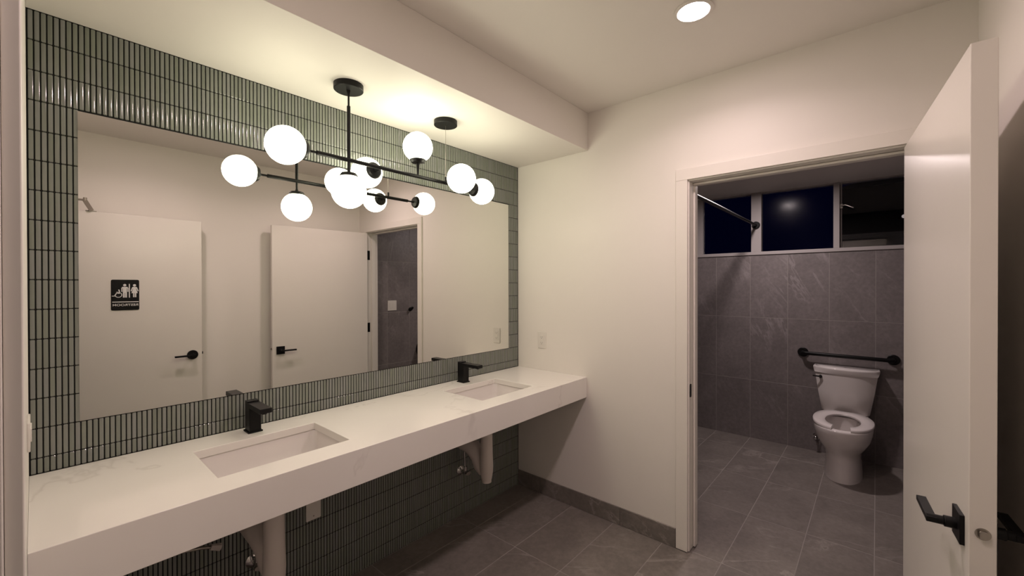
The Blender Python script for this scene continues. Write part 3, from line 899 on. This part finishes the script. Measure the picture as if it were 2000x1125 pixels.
# toilet: u = distance from the wall towards the camera
TY = 0.197
wc = empty('toilet', (X2 - 0.35, TY, 0)); tag(wc, 'white two-piece toilet with open-front seat against the stone wall', 'toilet')
def egg(uc, hub, huf, hw, z, n=40, ex=2.25):
    pts = []
    for i in range(n):
        a = 2 * PI * i / n
        c, s = math.cos(a), math.sin(a)
        e = 2 / ex
        uu = math.copysign(abs(c) ** e, c) * (huf if c > 0 else hub)
        ww = math.copysign(abs(s) ** e, s) * hw
        pts.append((X2 - (uc + uu), TY + ww, z))
    return pts
bowl = MB()
prof = [(0.36, 0.225, 0.272, 0.119, 0.0), (0.36, 0.225, 0.270, 0.118, 0.02), (0.36, 0.215, 0.256, 0.113, 0.09), (0.37, 0.215, 0.243, 0.110, 0.165), (0.39, 0.225, 0.240, 0.119, 0.212),
        (0.41, 0.235, 0.256, 0.147, 0.256), (0.43, 0.245, 0.272, 0.170, 0.308), (0.44, 0.25, 0.278, 0.180, 0.360), (0.445, 0.25, 0.279, 0.182, 0.395), (0.445, 0.248, 0.277, 0.180, 0.405), (0.445, 0.243, 0.272, 0.175, 0.409),
        (0.455, 0.20, 0.225, 0.130, 0.409), (0.455, 0.195, 0.220, 0.125, 0.400), (0.455, 0.19, 0.212, 0.120, 0.36), (0.44, 0.15, 0.16, 0.092, 0.27), (0.42, 0.09, 0.09, 0.055, 0.215), (0.42, 0.05, 0.05, 0.035, 0.20)]
bowl.rings([egg(*p) for p in prof], True, True)
# deck that carries the tank
bowl.rings([[(X2 - u, TY + w, z) for u, w in rrect(0.035, 0.30, -hw, hw, 0.04, 4)] for hw, z in ((0.10, 0.20), (0.112, 0.30), (0.140, 0.365), (0.150, 0.398), (0.146, 0.409))])
bowl.build('bowl', M_porc, wc, smooth=60)
MB().prism([(X2 - 0.42 + 0.09 * math.cos(2 * PI * i / 24), TY + 0.055 * math.sin(2 * PI * i / 24)) for i in range(24)], 'z', 0.224, 0.226).build('bowl_water', make_glass('bowl_water', 0.0, (0.85, 0.87, 0.86)), wc)
def tank_ring(u0, ue, uf, hw, z, n=16):
    """straight back at u0, sides to ue, bowed front reaching uf"""
    pts = [(u0, hw - 0.012), (u0, -hw + 0.012), (u0 + 0.012, -hw)]
    fr = []
    for i in range(n + 1):
        t = -1 + 2 * i / n
        w = hw * t
        u = ue + (uf - ue) * (1 - abs(t) ** 2.6)
        fr.append((u, w))
    pts += fr + [(u0 + 0.012, hw)]
    return [(X2 - u, TY + w, z) for u, w in pts]
tk = MB().rings([tank_ring(0.03, 0.150, 0.180, 0.140, 0.409), tank_ring(0.028, 0.155, 0.192, 0.156, 0.425), tank_ring(0.022, 0.150, 0.202, 0.182, 0.58), tank_ring(0.018, 0.140, 0.208, 0.203, 0.732)])
tk.build('tank', M_porc, wc, smooth=50)
lid = MB().rings([tank_ring(0.016, 0.150, 0.212, 0.205, 0.732), tank_ring(0.014, 0.142, 0.216, 0.209, 0.742), tank_ring(0.010, 0.130, 0.222, 0.217, 0.768), tank_ring(0.010, 0.128, 0.222, 0.217, 0.776), tank_ring(0.014, 0.128, 0.217, 0.212, 0.781)])
lid = lid.build('tank_lid', M_porc, wc, smooth=50)
MB().prism([(X2 - 0.10 + 0.008 * math.cos(2 * PI * i / 14), TY + 0.008 * math.sin(2 * PI * i / 14)) for i in range(14)], 'z', 0.7795, 0.7815).build('lid_button', M_hole, lid)
def seat_pts(n=44):
    o, i_ = [], []
    for k in range(n + 1):
        t = k / n
        ao = 0.275 + t * (2 * PI - 0.55)
        ai = 0.47 + t * (2 * PI - 0.94)
        uo = 0.455 + (0.262 if math.cos(ao) > 0 else 0.235) * math.copysign(abs(math.cos(ao)) ** 0.92, math.cos(ao))
        wo = 0.187 * math.copysign(abs(math.sin(ao)) ** 0.92, math.sin(ao))
        o.append((max(uo, 0.236), wo))
        ui = 0.475 + 0.165 * math.cos(ai)
        wi = 0.108 * math.sin(ai)
        i_.append((ui, wi))
    return o, i_
so, si = seat_pts()
tilt = lambda u: 0.0 + (0.60 - u) * 0.040
sb = MB()
secs = []
for (uo, wo), (ui, wi) in zip(so, si):
    m = lambda t: (uo + (ui - uo) * t, wo + (wi - wo) * t)
    sec = []
    for t, zz in ((0.0, 0.414), (0.0, 0.426), (0.06, 0.4315), (0.5, 0.4335), (0.92, 0.430), (1.0, 0.425), (1.0, 0.414)):
        u, w = m(t)
        sec.append((X2 - u, TY + w, zz + tilt(u)))
    secs.append(sec)
sb.rings(secs)
st = sb.build('seat', M_seat, wc, smooth=50)
for s in (-1, 1):
    MB().tube([(X2 - 0.225, TY + s * 0.070, 0.409), (X2 - 0.225, TY + s * 0.070, 0.438)], 0.016, 16).build('seat_hinge', M_seat, wc, smooth=40)
lvm = MB().tube([(X2 - 0.158, TY + 0.162, 0.698), (X2 - 0.190, TY + 0.162, 0.698)], [0.014, 0.011], 16).tube([(X2 - 0.186, TY + 0.160, 0.698), (X2 - 0.190, TY + 0.215, 0.702)], [0.007, 0.006], 12)
lvm.build('flush_lever', M_black, wc, smooth=40)

wv = empty('toilet_supply_valve', (X2, 0.40, 0.13)); tag(wv, 'small chrome water valve low on the wall left of the toilet', 'valve')
flange(MB(), (X2, 0.402, 0.135), (-1, 0, 0), 0.028, 0.008).build('escutcheon', M_chrome, wv, smooth=40)
MB().tube([(X2 - 0.006, 0.402, 0.135), (X2 - 0.06, 0.402, 0.135)], 0.010, 14).sphere((X2 - 0.058, 0.402, 0.135), 0.017, 16, 10).build('valve_body', M_chrome, wv, smooth=60)
MB().tube([(X2 - 0.055, 0.402, 0.145), (X2 - 0.062, 0.398, 0.24), (X2 - 0.075, 0.36, 0.34), (X2 - 0.085, 0.322, 0.409)], 0.005, 10).build('supply_hose', M_steel, wv, smooth=60)
